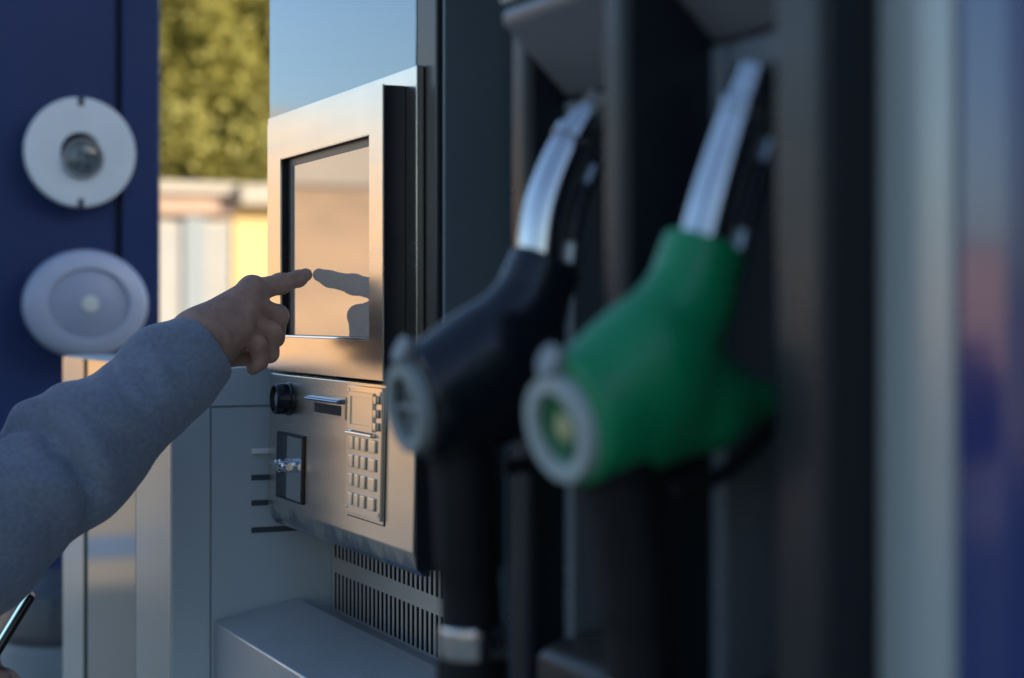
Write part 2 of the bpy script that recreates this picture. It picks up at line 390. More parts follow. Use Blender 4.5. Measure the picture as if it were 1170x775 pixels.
kxs = [kx0+.018, kx0+.0365, kx0+.0545, kx0+.080]; kw = [.0125, .0125, .0125, .0175]
for i, zc in enumerate((-.1262, -.1440, -.1625, -.1815)):
    for j in range(4):
        b = bmesh.new(); w = kw[j]/2; hh = .0062
        t = bmesh.new(); box(t, kxs[j]-w, kxs[j]+w, YF-.0062, YF-.0041, Z(zc-hh), Z(zc+hh), .0009); merge(b, t)
        obj('key', b, M['key'], kp, True)
for xx, zz in ((kx0+.0045, kz0+.006), (kx1-.0045, kz0+.006), (kx0+.0045, kz1-.006), (kx1-.0045, kz1-.006)):
    b = bmesh.new(); lathe(b, (xx, YF-.004, zz), (0,-1,0), [(0,.0024),(.0008,.0022),(.001,0)], 12, False); obj('screw', b, M['chrome'], kp, True)
piv = Vector((0, YF, Z(-.238)))
for o in (plate, cam_knob, card, rec, kp):
    o.matrix_basis = Matrix.Translation(-term.location)@Matrix.Translation(piv)@Matrix.Rotation(math.radians(-1.2), 4, 'X')@Matrix.Translation(-piv)
# ventilation grille below, behind the plate
gy = .655; gx0, gx1 = -1.965, -1.5035
b = bmesh.new()
gz0, gz1 = Z(-.352), Z(-.225)
rows = [(Z(-.344), Z(-.3015)), (Z(-.2835), Z(-.240))]
box(b, gx0, gx1, gy, gy+.0006, gz0, rows[0][0]); box(b, gx0, gx1, gy, gy+.0006, rows[0][1], rows[1][0]); box(b, gx0, gx1, gy, gy+.0006, rows[1][1], gz1)
nb = 34; pitch = (gx1-gx0-.010)/nb
for za, zb in rows:
    box(b, gx0, gx0+.008, gy, gy+.0006, za, zb)
    for k in range(nb): box(b, gx0+.008+pitch*(k+.60), gx0+.008+pitch*(k+1), gy, gy+.0006, za, zb)
gr = obj('vent_grille', b, M['grate'], term)
b = bmesh.new(); box(b, gx0+.002, gx1, gy+.0028, gy+.0045, gz0+.002, gz1-.002); obj('grille_backing', b, M['dark'], gr)
# sloping shelf
p0 = PX(244, 710, -1.962); p1 = PX(340, 683, -1.962)
b = bmesh.new(); prism(b, [(p0.y, p0.z), (p1.y, p1.z), (p1.y+.003, p1.z-.004), (p1.y+.003, p1.z-.016), (.654, p1.z-.016), (.654, .30), (p0.y, .30)], 'x', -1.962, -1.25, .0025, 3)
shelf = obj('shelf', b, M['shelf'], term, True, 30)
b = bmesh.new(); ang = Vector((0, p1.y-p0.y, p1.z-p0.z)).normalized(); nrm = Vector((0, -ang.z, ang.y))
for i in range(90):            # fine anti-slip field: rows of small raised beads
    for j in range(16):
        q = Vector((-1.84+.56*i/90+(.003 if j%2 else 0), 0, 0))+Vector((0, p0.y, p0.z))+ang*(.024+.0042*j)
        lathe(b, q-nrm*.0002, nrm, [(0,.0011),(.0004,.0008),(.0005,0)], 6, False)
obj('tread_beads', b, M['shelf'], shelf, True)

# ================================================================== FUEL DISPENSER
disp = empty('fuel_dispenser', (-.86, .75, 0), 'tall fuel dispenser with black nozzle bays, grey trim and glossy blue end panel', 'fuel dispenser')
b = bmesh.new(); box(b, -1.493, -.56, .665, 1.10, .12, 2.35, .01); obj('cabinet', b, M['boot'], disp, True)
def fin(x0, x1, yfront, yback=.664, z0=.78, z1=1.95):
    rr = .007; poly = [(x0+rr-rr*math.cos(t), yfront+rr-rr*math.sin(t)) for t in [k*math.pi/12 for k in range(7)]]
    poly += [(x1-rr+rr*math.sin(t), yfront+rr-rr*math.cos(t)) for t in [k*math.pi/12 for k in range(7)]]
    poly += [(x1, yback), (x0, yback)]
    t = bmesh.new(); prism(t, poly, 'z', z0, z1); return t
FX = [(-1.082, -1.055), (-.891, -.864), (-.713, -.669)]
FYF = [.487, .458, .458]
for (a, d), yf in zip(FX, FYF):
    obj('bay_divider', fin(a, d, yf), M['fin'], disp, True, 40)
def bay(x0, x1, hoodz, ytop, ybot):
    # deep back, jambs, sloped hood, lower ledge
    b = bmesh.new(); box(b, x0+.002, x1-.002, .625, .663, .78, 1.95); obj('bay_back', b, M['boot'], disp)
    b = bmesh.new(); box(b, x0+.0005, x0+.017, .513, .624, .80, hoodz-.002, .003); box(b, x1-.014, x1-.0005, .535, .624, .80, hoodz-.002, .003)
    box(b, x0+.0175, x1-.0145, .515, .624, hoodz-.020, hoodz-.002, .003)
    obj('bay_jamb', b, M['jamb'], disp, True)
    b = bmesh.new(); box(b, x0+.030, x0+.036, .565, .6235, .80, hoodz-.022, .002); obj('inner_rib', b, M['boot'], disp, True)
    b = bmesh.new(); prism(b, [(ybot, hoodz), (ytop, hoodz+.046), (ytop, hoodz+.056), (.624, hoodz+.056), (.624, hoodz)], 'x', x0+.0008, x1-.0008, .004)
    obj('hood', b, M['hood'], disp, True, 30)
    b = bmesh.new(); prism(b, [(.495, 1.135), (.624, 1.165), (.624, .80), (.485, .80), (.485, 1.128)], 'x', x0+.0178, x1-.0148, .004)
    obj('bay_ledge', b, M['ledge'], disp, True, 30)
    b = bmesh.new(); tube(b, spline([(x0+.07, .590, 1.166), (x0+.07, .555, 1.205), (x0+.085, .535, 1.232), (x0+.10, .545, 1.240)]), .006, 12); obj('switch_lever', b, M['chrome'], disp, True)
bay(-1.055, -.891, 1.495, .468, .515)
bay(-.864, -.713, 1.505, .468, .515)
b = bmesh.new(); box(b, -1.49, -1.083, .55, .664, 1.95, 2.35, .01); obj('head_unit', b, M['grey_lt'], disp, True)
b = bmesh.new(); box(b, -1.054, -.892, .466, .624, 1.5535, 1.95, .004); box(b, -.863, -.714, .466, .624, 1.5635, 1.95, .004); obj('header_cover', b, M['grey_lt'], disp, True)
b = bmesh.new(); box(b, -.6685, -.6140, .487, .664, .12, 2.35, .002); obj('grey_trim', b, M['grey_lt'], disp, True)
poly = [(-.6130, .664), (-.6130, .490)]+[(-.585+.012*math.sin(t), .490+.012*(1-math.cos(t))) for t in [k*math.pi/16 for k in range(9)]]+[(-.573, .664)]
b = bmesh.new(); prism(b, poly, 'z', .12, 2.35); obj('end_panel', b, M['blue2'], disp, True, 30)
b = bmesh.new(); box(b, -2.02, -.55, .66, 1.12, 0.0, .118); obj('plinth', b, M['doorgrey'], disp)

# ================================================================== NOZZLES
def nozzle(origin, yaw, bodymat, label, ringmat, emblem, ringyaw, spx=None, Xn=None, pitch=0):
    """built around the round end cap: +y runs into the pump, z up"""
    root = empty('fuel_nozzle', origin, label, 'fuel nozzle', 'fuel nozzles hung in the dispenser bays')
    R = Matrix.Rotation(yaw, 3, 'Z')@Matrix.Rotation(pitch, 3, 'X'); O = Vector(origin)
    ref = PX(640, 490, -.80)
    def G(px, py, dx=0):
        p = PX(px, py, -.80)-ref
        return O+R@Vector((dx, p.y, p.z))
    A = lambda v: tuple(v)
    xa = R@Vector((1,0,0)); ya = R@Vector((0,1,0)); za = Vector((0,0,1))
    axr = (G(700, 440)-G(640, 490)).normalized()
    axr = Matrix.Rotation(ringyaw, 3, 'Z')@(ya*.96+za*.2).normalized()
    p_ring = G(640, 490); p_a = G(668, 478); p_mid = G(738, 420); p_c0 = G(786, 345); p_c1 = G(789, 334); p_c2 = G(808, 280)
    lob0 = G(740, 462); lob1 = G(815, 462); lob2 = G(868, 458); lob3 = G(886, 455)
    def f(P):
        d = sd_cap(P, A(p_ring+axr*.012), A(p_a), .0262, .0300)
        d = smin(d, sd_cap(P, A(p_a), A(p_mid), .0300, .0318), .02)
        d = smin(d, sd_cap(P, A(p_mid), A(p_c0), .0312, .0225), .018)
        d = smin(d, sd_cap(P, A(p_c0), A(p_c2*.5+p_c1*.5), .0222, .0210), .012)
        l = sd_cap(P, A(lob0), A(lob1), .035, .0225, (A(xa), 1.45))
        l = smin(l, sd_cap(P, A(lob1), A(lob2), .0235, .010, (A(xa), 1.3)), .01)
        l = smin(l, sd_cap(P, A(lob2), A(lob3), .010, .003, (A(xa), 1.2)), .008)
        d = smin(d, l, .020)
        # flat cut where the end cap sits
        cut = -((P-np.array(p_ring+axr*.004))@np.array(axr))
        return np.maximum(d, cut)
    allp = [p_ring, p_mid, p_c2, lob3, lob0]
    lo = [min(p[i] for p in allp)-.06 for i in range(3)]; hi = [max(p[i] for p in allp)+.06 for i in range(3)]
    me = sdf_mesh('nozzle_body', [surface(f, lo, hi, .0026)])
    body = link('nozzle_body', me, bodymat, root)
    # collar
    ax = (p_c2-p_c0).normalized()
    L_ = (p_c2-p_c1).length
    b = bmesh.new(); lathe(b, p_c1-ax*.004, ax, [(0,.0226),(.002,.0238),(L_+.002,.0232),(L_+.0045,.0215),(L_+.0045,.010)], 40, False); obj('collar', b, bodymat, root, True)
    # end cap ring
    b = bmesh.new(); lathe(b, p_ring, axr, [(.010,.0275),(-.001,.0280),(-.0035,.0270),(-.0035,.0195),(.0005,.0185)], 48, False); ring = obj('end_ring', b, ringmat, root, True)
    b = bmesh.new(); lathe(b, p_ring, axr, [(.0012,.0187),(.0035,.0150),(.0030,.006),(.0030,0)], 40, False); cap = obj('end_cap', b, M['emb_green'] if emblem else M['black'], root, True)
    if emblem:
        b = bmesh.new(); lathe(b, p_ring, axr, [(.0026,.0075),(.0012,.006),(.0010,0)], 24, False); obj('cap_badge', b, M['emblem'], cap, True)
    else:
        b = bmesh.new()
        for w in (xa, axr.cross(xa).normalized()):
            tube(b, [p_ring-w*.0165+axr*.0015, p_ring+w*.0165+axr*.0015], .0022, 8)
        obj('cap_spoke', b, M['clip'], cap, True)
    # latch tab over the ring
    q = G(632, 418)
    b = bmesh.new(); tube(b, spline([q-axr*.004+za*.004, q+axr*.006-za*.002, q+axr*.016-za*.012], 5), [.0085]*6+[.0095]*5, 14); obj('latch_tab', b, M['clip'], root, True)
    # spout, stepped end
    sp = spline([p_c2-ax*.012, G(818, 235), G(838, 170), G(858, 110), G(868, 84)] if not spx else [p_c2-ax*.012]+[PX(*q, Xn) for q in spx], 8)
    nsp = len(sp); rr = []
    for i in range(nsp):
        t = i/(nsp-1); rr.append((.0128 if t < .66 else .0112)*(1.24 if spx else 1.16))
    b = bmesh.new(); tube(b, sp, rr, 28); obj('spout', b, M['spout'], root, True)
    q_ = 1.2 if spx else 1.12; b = bmesh.new(); k = int(nsp*.66); tt = (sp[k+1]-sp[k-1]).normalized(); lathe(b, sp[k], tt, [(-.004,.0129*q_),(-.003,.0140*q_),(.003,.0140*q_),(.004,.0120*q_)], 28, False)
    obj('spout_band', b, M['spout'], root, True)
    b = bmesh.new(); tube(b, spline([p+xa*.008+ya*.0165-za*.002 for p in sp[2:int(nsp*.6)]], 2), .0042, 12); obj('vapour_tube', b, M['black_gloss'], root, True)
    for i in (4, int(nsp*.5)):
        b = bmesh.new(); p = sp[i]+xa*.008+ya*.0165-za*.002; tt = (sp[i+1]-sp[i-1]).normalized(); lathe(b, p, tt, [(-.007,.0046),(-.006,.0060),(.006,.0060),(.007,.0046)], 16, False); obj('tube_clip', b, M['clip_steel'], root, True)
    # trigger guard
    b = bmesh.new(); tube(b, spline([lob3-za*.004, G(870, 500), G(820, 545), G(770, 560)], 6), .0048, 10); obj('trigger_guard', b, M['rubber'], root, True)
    # hose from underneath the body
    h0 = G(692, 497); xh = O.x; yh = h0.y
    hy = (G(733, 640)).y
    pts = [A(h0), (h0.x, h0.y+.010, h0.z-.030), (xh, hy-.004, h0.z-.075), (xh, hy, h0.z-.13), (xh, hy, h0.z-.22), (xh+.002, hy-.006, h0.z-.36), (xh+.004, hy-.05, h0.z-.62), (xh-.02, hy-.09, h0.z-.80), (xh-.10, hy-.05, h0.z-.78), (xh-.10, hy+.05, h0.z-.60)]
    s = spline(pts, 8)
    b = bmesh.new(); tube(b, s, [.0225 if i < 6 else (.0200 if i < 20 else .0185) for i in range(len(s))], 28); hose = obj('hose', b, M['rubber'], root, True)
    zf = h0.z-.128
    b = bmesh.new(); lathe(b, (xh, hy, zf), (0,0,-1), [(0,.0200),(.002,.0212),(.017,.0212),(.019,.0200)], 36, False); obj('ferrule', b, M['spout'], hose, True)
    b = bmesh.new(); lathe(b, (xh, hy, zf-.0195), (0,0,-1), [(0,.0205),(.004,.0222),(.09,.0218),(.10,.0190)], 36, False); obj('hose_sleeve', b, M['rubber'], hose, True)
    return root
nozzle(PX(640, 490, -.80), 0, M['green'], 'green fuel nozzle with pale end ring hanging in the nearer bay', M['ring'], True, math.radians(8))
nozzle(PX(466, 466, -.985), 0, M['black_gloss'], 'black fuel nozzle with pale end ring beside the payment terminal', M['ring_dull'], False, math.radians(2), [(627, 238), (660, 160), (690, 122)], -.985, math.radians(-4))

# ================================================================== GREY SERVICE CABINET
cab = empty('service_cabinet', (-2.3, .65, 0), 'low grey metal cabinet with glossy doors between terminal and blue pillar', 'cabinet')
cz1 = 1.29; cy = .465; ca, cb = -2.665, -1.968
b = bmesh.new(); box(b, ca, cb-.004, cy+.004, .99, .10, cz1, .003); obj('cabinet_body', b, M['grey'], cab, True)
zs = PX(260, 465, cb).z; ys = PX(241, 600, cb).y
b = bmesh.new(); box(b, cb-.0038, cb, cy+.0005, ys-.001, .12, zs-.0012, .001); box(b, cb-.0038, cb, ys+.001, .985, .12, zs-.0012, .001); box(b, cb-.0038, cb, cy+.0005, .985, zs+.0012, cz1-.001, .001)
obj('side_sheet', b, M['grey'], cab, True)
x1 = PY(155, 700, cy).x; x2 = PY(97, 700, cy).x
b = bmesh.new(); box(b, x1+.002, cb-.005, cy, cy+.0035, .14, cz1-.002, .001); obj('front_strip', b, M['grey_lt'], cab, True)
b = bmesh.new(); box(b, x2+.008, x1-.002, cy+.0004, cy+.0038, .14, cz1-.002, .001); obj('glossy_door', b, M['grey_door'], cab, True)
b = bmesh.new(); box(b, x2-.006, x2+.007, cy-.002, cy+.0036, .14, cz1-.002, .001); obj('door_seal', b, M['green_seal'], cab, True)
b = bmesh.new(); box(b, ca+.002, x2-.0075, cy, cy+.0036, .14, cz1-.002, .001); obj('glossy_door', b, M['grey_lt'], cab, True)
M['vent_white'] = mat('white_gloss_paint', (.85,.86,.87), .25)
for yy, m in ((515.5, 'vent_white'), (546, 'seam'), (575, 'seam'), (606, 'seam')):
    p = PX(287, yy, cb)
    b = bmesh.new(); box(b, cb+.0003, cb+.004 if m == 'vent_white' else cb+.0012, p.y, p.y+.10, p.z-.0032, p.z+.0032, .0009 if m == 'vent_white' else 0); obj('vent_slot', b, M[m], cab, True)

# ================================================================== BLUE PILLAR + LAMPS
px_ = -3.40
yR = PX(182, 200, px_).y; yG = PX(136, 200, px_).y
pil = empty('blue_pillar', (px_-.2, .6, 0), 'dark blue painted steel pillar carrying two round lamps', 'pillar')
b = bmesh.new(); box(b, px_-.42, px_, .405, yG-.006, 0, 3.0, .004); obj('pillar_face', b, M['blue'], pil, True)
b = bmesh.new(); box(b, px_-.42, px_+.012, yG+.003, yR, 0, 3.0, .006); obj('corner_post', b, M['blue'], pil, True)
b = bmesh.new(); box(b, px_-.40, px_-.010, yG-.0055, yG+.0025, 0, 3.0); obj('groove', b, M['black'], pil, True)
def lampat(px, py): p = PX(px, py, px_); return p
p = lampat(88, 176); rad = 61.5/2000*3.4
l1 = empty('round_lamp', p, 'round white disc lamp with small dark lens, upper one on the blue pillar', 'lamp')
b = bmesh.new(); lathe(b, p, (1,0,0), [(.0005,rad*.86),(.022,rad*.9),(.026,rad),(.034,rad),(.038,rad*.97),(.039,rad*.36)], 64, False); obj('disc', b, M['white'], l1, True)
b = bmesh.new(); lathe(b, p+Vector((0,.004,-.012)), (1,0,0), [(.036,rad*.37),(.046,rad*.37),(.047,rad*.33),(.040,rad*.30)], 40, False); obj('lens_rim', b, M['clip'], l1, True)
b = bmesh.new(); lathe(b, p+Vector((0,.004,-.012)), (1,0,0), [(.0395,rad*.31),(.044,rad*.2),(.0455,0)], 32, False); obj('lens', b, M['lens'], l1, True)
for s in (1, -1):
    b = bmesh.new(); box(b, p.x+.030, p.x+.0405, p.y-.005, p.y+.006, p.z+s*rad*.92-.008, p.z+s*rad*.92+.008, .001); obj('clip', b, M['boot'], l1, True)
p = lampat(93, 348); rad = 69.5/2000*3.4
l2 = empty('bulkhead_lamp', p, 'frosted dome bulkhead lamp, lower one on the blue pillar', 'lamp')
t = bmesh.new(); lathe(t, p, (1,0,0), [(.0005,rad*.95),(.045,rad),(.062,rad*.97),(.074,rad*.88),(.080,rad*.66),(.078,rad*.64)], 64, False)
for v in t.verts: v.co.z = p.z+(v.co.z-p.z)*.88
b = bmesh.new(); merge(b, t); obj('dome', b, M['frost'], l2, True, 60)
t = bmesh.new(); lathe(t, p, (1,0,0), [(.077,rad*.65),(.074,rad*.62),(.082,rad*.40),(.086,rad*.2),(.087,0)], 48, False)
for v in t.verts: v.co.z = p.z+(v.co.z-p.z)*.88
b = bmesh.new(); merge(b, t); obj('diffuser', b, M['frost_in'], l2, True, 60)
b = bmesh.new(); lathe(b, p+Vector((.087,0,0)), (1,0,0), [(-.004,rad*.15),(.003,rad*.13),(.005,0)], 24, False); obj('lamp_core', b, M['lamp_core'], l2, True)
# rounded grey bin at the pillar's foot
q = PX(58, 700, -3.05)
bn = empty('waste_bin', (q.x, q.y, 0), 'round slate grey waste bin standing before the blue pillar', 'bin')
b = bmesh.new(); lathe(b, (q.x, q.y+.02, 0), (0,0,1), [(.02,.07),(.45,.075),(.70,.10),(.78,.105),(.80,.10)], 40); obj('bin_body', b, M['doorgrey'], bn, True)
b = bmesh.new(); lathe(b, (q.x, q.y+.02, 0), (0,0,1), [(.801,.105),(.82,.108),(.88,.095),(.91,.05),(.915,0)], 40, False); obj('bin_lid', b, M['boot'], bn, True)

# ================================================================== PERSON
per = empty('person', (-1.90, -.05, 0), 'person in a grey-blue sweatshirt pressing the touch screen with one outstretched finger', 'person')
H = lambda px, py, d: np.array(PD(px, py, d-.022))
tip = PY(357, 313, YF+.0086)
W = H(226, 390, 1.79); E = H(-42, 623, 1.66); S = np.array((-1.725, -.025, 1.375))
def hand_r(P):
    c = lambda a, b_, ra, rb: sd_cap(P, a, b_, ra, rb)
    w1, w2 = H(222, 380, 1.792), H(240, 402, 1.80)
    imc, mmc, rmc, pmc = H(288, 333, 1.843), H(284, 348, 1.838), H(277, 363, 1.825), H(267, 378, 1.812)
    # palm
    d = c(w1, imc, .0215, .0135)
    for m, r in ((mmc, .0150), (rmc, .0150), (pmc, .0145)): d = smin(d, c(w1*.5+w2*.5, m, .0215, r), .012)
    d = smin(d, c(w2, pmc, .020, .0145), .012)
    d = smin(d, c(H(246, 398, 1.815), H(268, 388, 1.835), .0175, .016), .014)
    # forearm
    d = smin(d, c(w1*.55+w2*.45, W*.72+E*.28, .0275, .034), .02)
    # index, straight
    tp = np.array(tip)+np.array((.0, -.0075, -.0012))
    pip = H(320, 324.5, 1.871); dip = H(341, 318.5, 1.891)
    i_ = c(imc, pip, .0128, .0104)
    i_ = smin(i_, c(pip, dip, .0104, .0090), .004)
    i_ = smin(i_, c(dip, tp, .0090, .0072), .004)
    i_ = smin(i_, np.linalg.norm(P-pip, axis=-1)-.0111, .004)
    d = smin(d, i_, .009)
    def curl(mc, p, q, t, r):
        g = c(mc, p, r*1.16, r*1.05); g = smin(g, c(p, q, r*1.05, r*.95), .003); g = smin(g, c(q, t, r*.95, r*.82), .003)
        return smin(g, np.linalg.norm(P-p, axis=-1)-r*1.10, .003)
    fing = [curl(mmc, H(317, 361, 1.866), H(314, 386, 1.868), H(300, 391, 1.858), .0108),
            curl(rmc, H(309, 380, 1.846), H(308, 404, 1.850), H(294, 407, 1.842), .0103),
            curl(pmc, H(294, 394, 1.826), H(297, 414, 1.832), H(289, 421, 1.828), .0086)]
    for g in fing: d = smin(d, g, .0045)
    # thumb folded below the palm
    th = smin(c(H(244, 398, 1.835), H(264, 406, 1.850), .0150, .0118), c(H(264, 406, 1.850), H(284, 410, 1.862), .0115, .0085), .004)
    d = smin(d, th, .006)
    # creases over the joints of the straight finger and across the curled ones
    for jc, ja, st in ((pip, dip-imc, .0042), (dip, tp-pip, .0030)):
        u_ = ja/np.linalg.norm(ja); q_ = (P-jc)@u_; near = np.exp(-(np.linalg.norm(P-jc, axis=-1)/.016)**4)
        d = d+near*.00055*(np.cos(q_*2*np.pi/st)*.5+.5)
    for jc, ax_ in ((H(317, 361, 1.866), H(314, 386, 1.868)-mmc), (H(309, 380, 1.846), H(308, 404, 1.850)-rmc)):
        u_ = ax_/np.linalg.norm(ax_); q_ = (P-jc)@u_; near = np.exp(-(np.linalg.norm(P-jc, axis=-1)/.013)**4)
        d = d+near*.0005*(np.cos(q_*2*np.pi/.0045)*.5+.5)
    # tendons and knuckle crests
    for mc in (imc, mmc, rmc): d = smin(d, np.linalg.norm(P-(mc+np.array((.002, -.001, .004))), axis=-1)-.0125, .006)
    return d
hp = [H(200, 330, 1.79), H(250, 440, 1.80), H(330, 300, 1.87), np.array(tip)]
lo = np.min(hp, 0)-.03; hi = np.max(hp, 0)+.03
parts = [surface(hand_r, lo, hi, .0014)]
# left hand holding the phone
PH = np.array(PX(8, 706, -1.93)); LW = PH+np.array((-.065, -.115, -.065)); LE = np.array((-2.13, .04, 1.08)); LS = np.array((-2.085, .0, 1.405))
pdir = np.array(PX(38, 676, -1.93))-np.array(PX(0, 738, -1.93)); pdir /= np.linalg.norm(pdir)
pn = np.cross(pdir, (1, 0, 0)); pn /= np.linalg.norm(pn)
if pn[2] < 0: pn = -pn                     # display looks up and back at the person
pc = np.array(PX(20, 706, -1.945))-pdir*.045
def hand_l(P):
    c = lambda a, b_, ra, rb: sd_cap(P, a, b_, ra, rb)
    palm = pc-pn*.024-pdir*.030
    d = c(LW, palm, .026, .024)
    d = smin(d, c(LW, LW*.35+LE*.65, .026, .036), .02)
    d = smin(d, c(palm-np.array((.028,0,0)), palm+np.array((.018,0,0)), .020, .018), .012)
    xx = np.array((1., 0, 0))
    for k, (t, r) in enumerate(((-.002, .0085), (-.021, .009), (-.040, .009), (-.058, .008))):   # fingers wrap the near edge
        a = palm+pdir*(t+.015)+xx*.012; m = pc+pdir*(t-.012)+xx*.047-pn*.014; e = pc+pdir*(t-.013)+xx*.044+pn*.008
        g = smin(c(a, m, r*1.1, r), c(m, e, r, r*.85), .003)
        d = smin(d, g, .004)
    a = palm-xx*.030; m = pc-xx*.048-pdir*.005; e = pc-xx*.030+pdir*.022+pn*.013
    d = smin(d, smin(c(a, m, .014, .011), c(m, e, .011, .0085), .003), .006)
    return d
lo = np.minimum(np.minimum(LW, LW*.35+LE*.65), pc)-.09; hi = np.maximum(np.maximum(LW, LW*.35+LE*.65), pc)+.09
parts.append(surface(hand_l, lo, hi, .0026))
# head, neck, trunk and legs (under the clothes)
hc = np.array((-1.90, .03, 1.585))
def trunk(P):
    c = lambda a, b_, ra, rb, sq=None: sd_cap(P, a, b_, ra, rb, sq)
    d = sd_ell(P, hc+(0, -.012, .025), (.074, .094, .098))
    d = smin(d, sd_ell(P, hc+(0, .028, -.040), (.056, .062, .075)), .03)
    d = smin(d, c(hc+(0, .092, .010), hc+(0, .108, -.022), .008, .013), .012)             # nose
    d = smin(d, c(hc+(-.018, .088, -.055), hc+(.018, .088, -.055), .006, .006), .008)      # lips
    d = smin(d, c(hc+(0, .080, -.092), hc+(0, .078, -.090), .016, .016), .02)              # chin
    for s in (-1, 1):
        d = np.maximum(d, -(np.linalg.norm(P-(hc+(s*.032, .100, .012)), axis=-1)-.014))   # eye socket
        d = smin(d, np.linalg.norm(P-(hc+(s*.032, .080, .012)), axis=-1)-.0125, .003)
        d = smin(d, sd_ell(P, hc+(s*.078, -.008, -.005), (.010, .020, .032)), .006)       # ear
    d = smin(d, c((-1.90, -.03, 1.42), hc+(0, -.015, -.07), .058, .052), .03)
    d = smin(d, c((-1.90, -.03, .95), (-1.90, -.03, 1.33), .11, .12, ((0,1,0), 1.35)), .05)
    d = smin(d, c((-2.06, -.02, 1.38), (-1.74, -.02, 1.38), .045, .045), .05)
    for s in (-1, 1):
        d = smin(d, c((-1.90+s*.09, -.03, .92), (-1.90+s*.10, -.02, .50), .080, .055), .04)
        d = smin(d, c((-1.90+s*.10, -.02, .50), (-1.90+s*.105, -.05, .09), .055, .038), .02)
    d = smin(d, c(S, E, .048, .040), .03); d = smin(d, c(E, W*.4+E*.6, .040, .036), .02)
    d = smin(d, c(LS, LE, .048, .040), .03); d = smin(d, c(LE, LW*.35+LE*.65, .040, .034), .02)
    return d
parts.append(surface(trunk, (-2.26, -.24, .02), (-1.60, .40, 1.76), .008))
body = link('body', sdf_mesh('body', parts), M['skin'], per)
# sweatshirt
axv = (W-E)/np.linalg.norm(W-E); L0 = np.linalg.norm(W-E)
up_ = np.array((0, 0, 1.))-axv*axv[2]; up_ /= np.linalg.norm(up_); sd_ = np.cross(axv, up_)
cuff = H(230, 399, 1.795)
def shirt(P):
    c = lambda a, b_, ra, rb, sq=None: sd_cap(P, a, b_, ra, rb, sq)
    m1 = E+(cuff-E)*.45-up_*.002
    d = c(E, m1, .0705, .0590)
    d = smin(d, c(m1, E+(cuff-E)*.86, .0585, .0475), .03)
    d = smin(d, c(E+(cuff-E)*.86, cuff-axv*.012, .0470, .0430), .012)
    d = smin(d, c(S, E, .080, .068), .022)
    # creases along the sleeve: folds running obliquely across the forearm
    q = P-E; s = (q@axv)/L0; a = np.arctan2(q@sd_, q@up_)
    fold = .0042*np.exp(-((s-.38-.10*np.sin(a+.6))/.045)**2)-.0060*np.exp(-((s-.28-.12*np.sin(a+.5))/.030)**2)
    fold += .0038*np.exp(-((s-.62+.09*np.sin(a+1.1))/.05)**2)*np.clip(np.cos(a-2.3)+.3, 0, 1)*1.3
    fold += -.0035*np.exp(-((s-.52+.16*np.sin(a+.3))/.028)**2)*np.clip(np.cos(a-1.6)+.2, 0, 1)
    fold += .0030*np.exp(-((s-.80-.05*np.sin(a+2.0))/.04)**2)-.0026*np.exp(-((s-.72+.07*np.sin(a))/.025)**2)
    fold += .0016*np.sin(s*34+2.2*np.sin(a*2+1))*np.clip(1-np.abs(s-.5), 0, 1)
    fold += .0022*np.sin(s*15-a*2+.5)
    fold *= np.clip(.38+.75*np.cos(a-1.0), .03, 1)
    d = d-1.75*fold*(np.abs(s-.45) < .75)*np.clip((1.02-s)/.12, .25, 1)
    # body and other sleeve
    t = c((-1.90, -.03, .93), (-1.90, -.035, 1.36), .150, .150, ((0,1,0), 1.28))
    t = smin(t, c((-2.07, -.02, 1.395), (-1.73, -.02, 1.395), .062, .062), .05)
    t = smin(t, c(LS, LE, .078, .064), .04); lc = LW*.9+LE*.1; lax = (LW-LE)/np.linalg.norm(LW-LE); t = smin(t, c(LE, lc-lax*.02, .064, .043), .03)
    t = t+.004*np.sin(P[..., 2]*38+3*np.sin(P[..., 0]*14))*np.clip((1.25-P[..., 2])*4, 0, 1)
    d = smin(d, t, .03)
    d = np.maximum(d, .90-P[..., 2])
    # openings: neck, cuffs
    d = np.maximum(d, -(sd_cap(P, (-1.90, -.02, 1.455), (-1.90, .0, 1.60), .068, .075)))
    d = smax(d, -(c(cuff-axv*.016, cuff+axv*.06, .0345, .038)), .007)
    d = np.maximum(d, -(c(lc-lax*.01, lc+lax*.05, .034, .036)))
    return d
pA = surface(lambda P: np.maximum(shirt(P), np.where(P[..., 0] > -1.885, P[..., 1]-.155, -1)), (-2.29, -.26, .88), (-1.58, .34, 1.52), .0050)
pB = surface(shirt, (-1.885, .14, 1.02), (-1.62, cuff[1]+.08, 1.44), .0023)
v = np.concatenate([pA[0], pB[0]]); f_ = np.concatenate([pA[1], pB[1]+len(pA[0])])
# fine fleece undulation
n = np.sin(v[:, 0]*310+4*np.sin(v[:, 1]*120))*np.sin(v[:, 1]*290+3*np.sin(v[:, 2]*140))*np.sin(v[:, 2]*300)
v = v+n[:, None]*np.array((.0002, .0002, .0002))
link('sweatshirt', sdf_mesh('sweatshirt', [(v, f_)]), M['fleece'], per)
def trousers(P):
    c = lambda a, b_, ra, rb, sq=None: sd_cap(P, a, b_, ra, rb, sq)
    d = c((-1.94, -.03, .95), (-1.86, -.03, .95), .125, .125, ((0,1,0), 1.2))
    for s in (-1, 1):
        d = smin(d, c((-1.90+s*.09, -.03, .90), (-1.90+s*.10, -.02, .50), .098, .072), .03)
        d = smin(d, c((-1.90+s*.10, -.02, .50), (-1.90+s*.105, -.05, .10), .072, .060), .02)
    d = d+.003*np.sin(P[..., 2]*45+2*np.sin(P[..., 0]*30))
    return np.maximum(np.maximum(d, P[..., 2]-1.0), .06-P[..., 2])
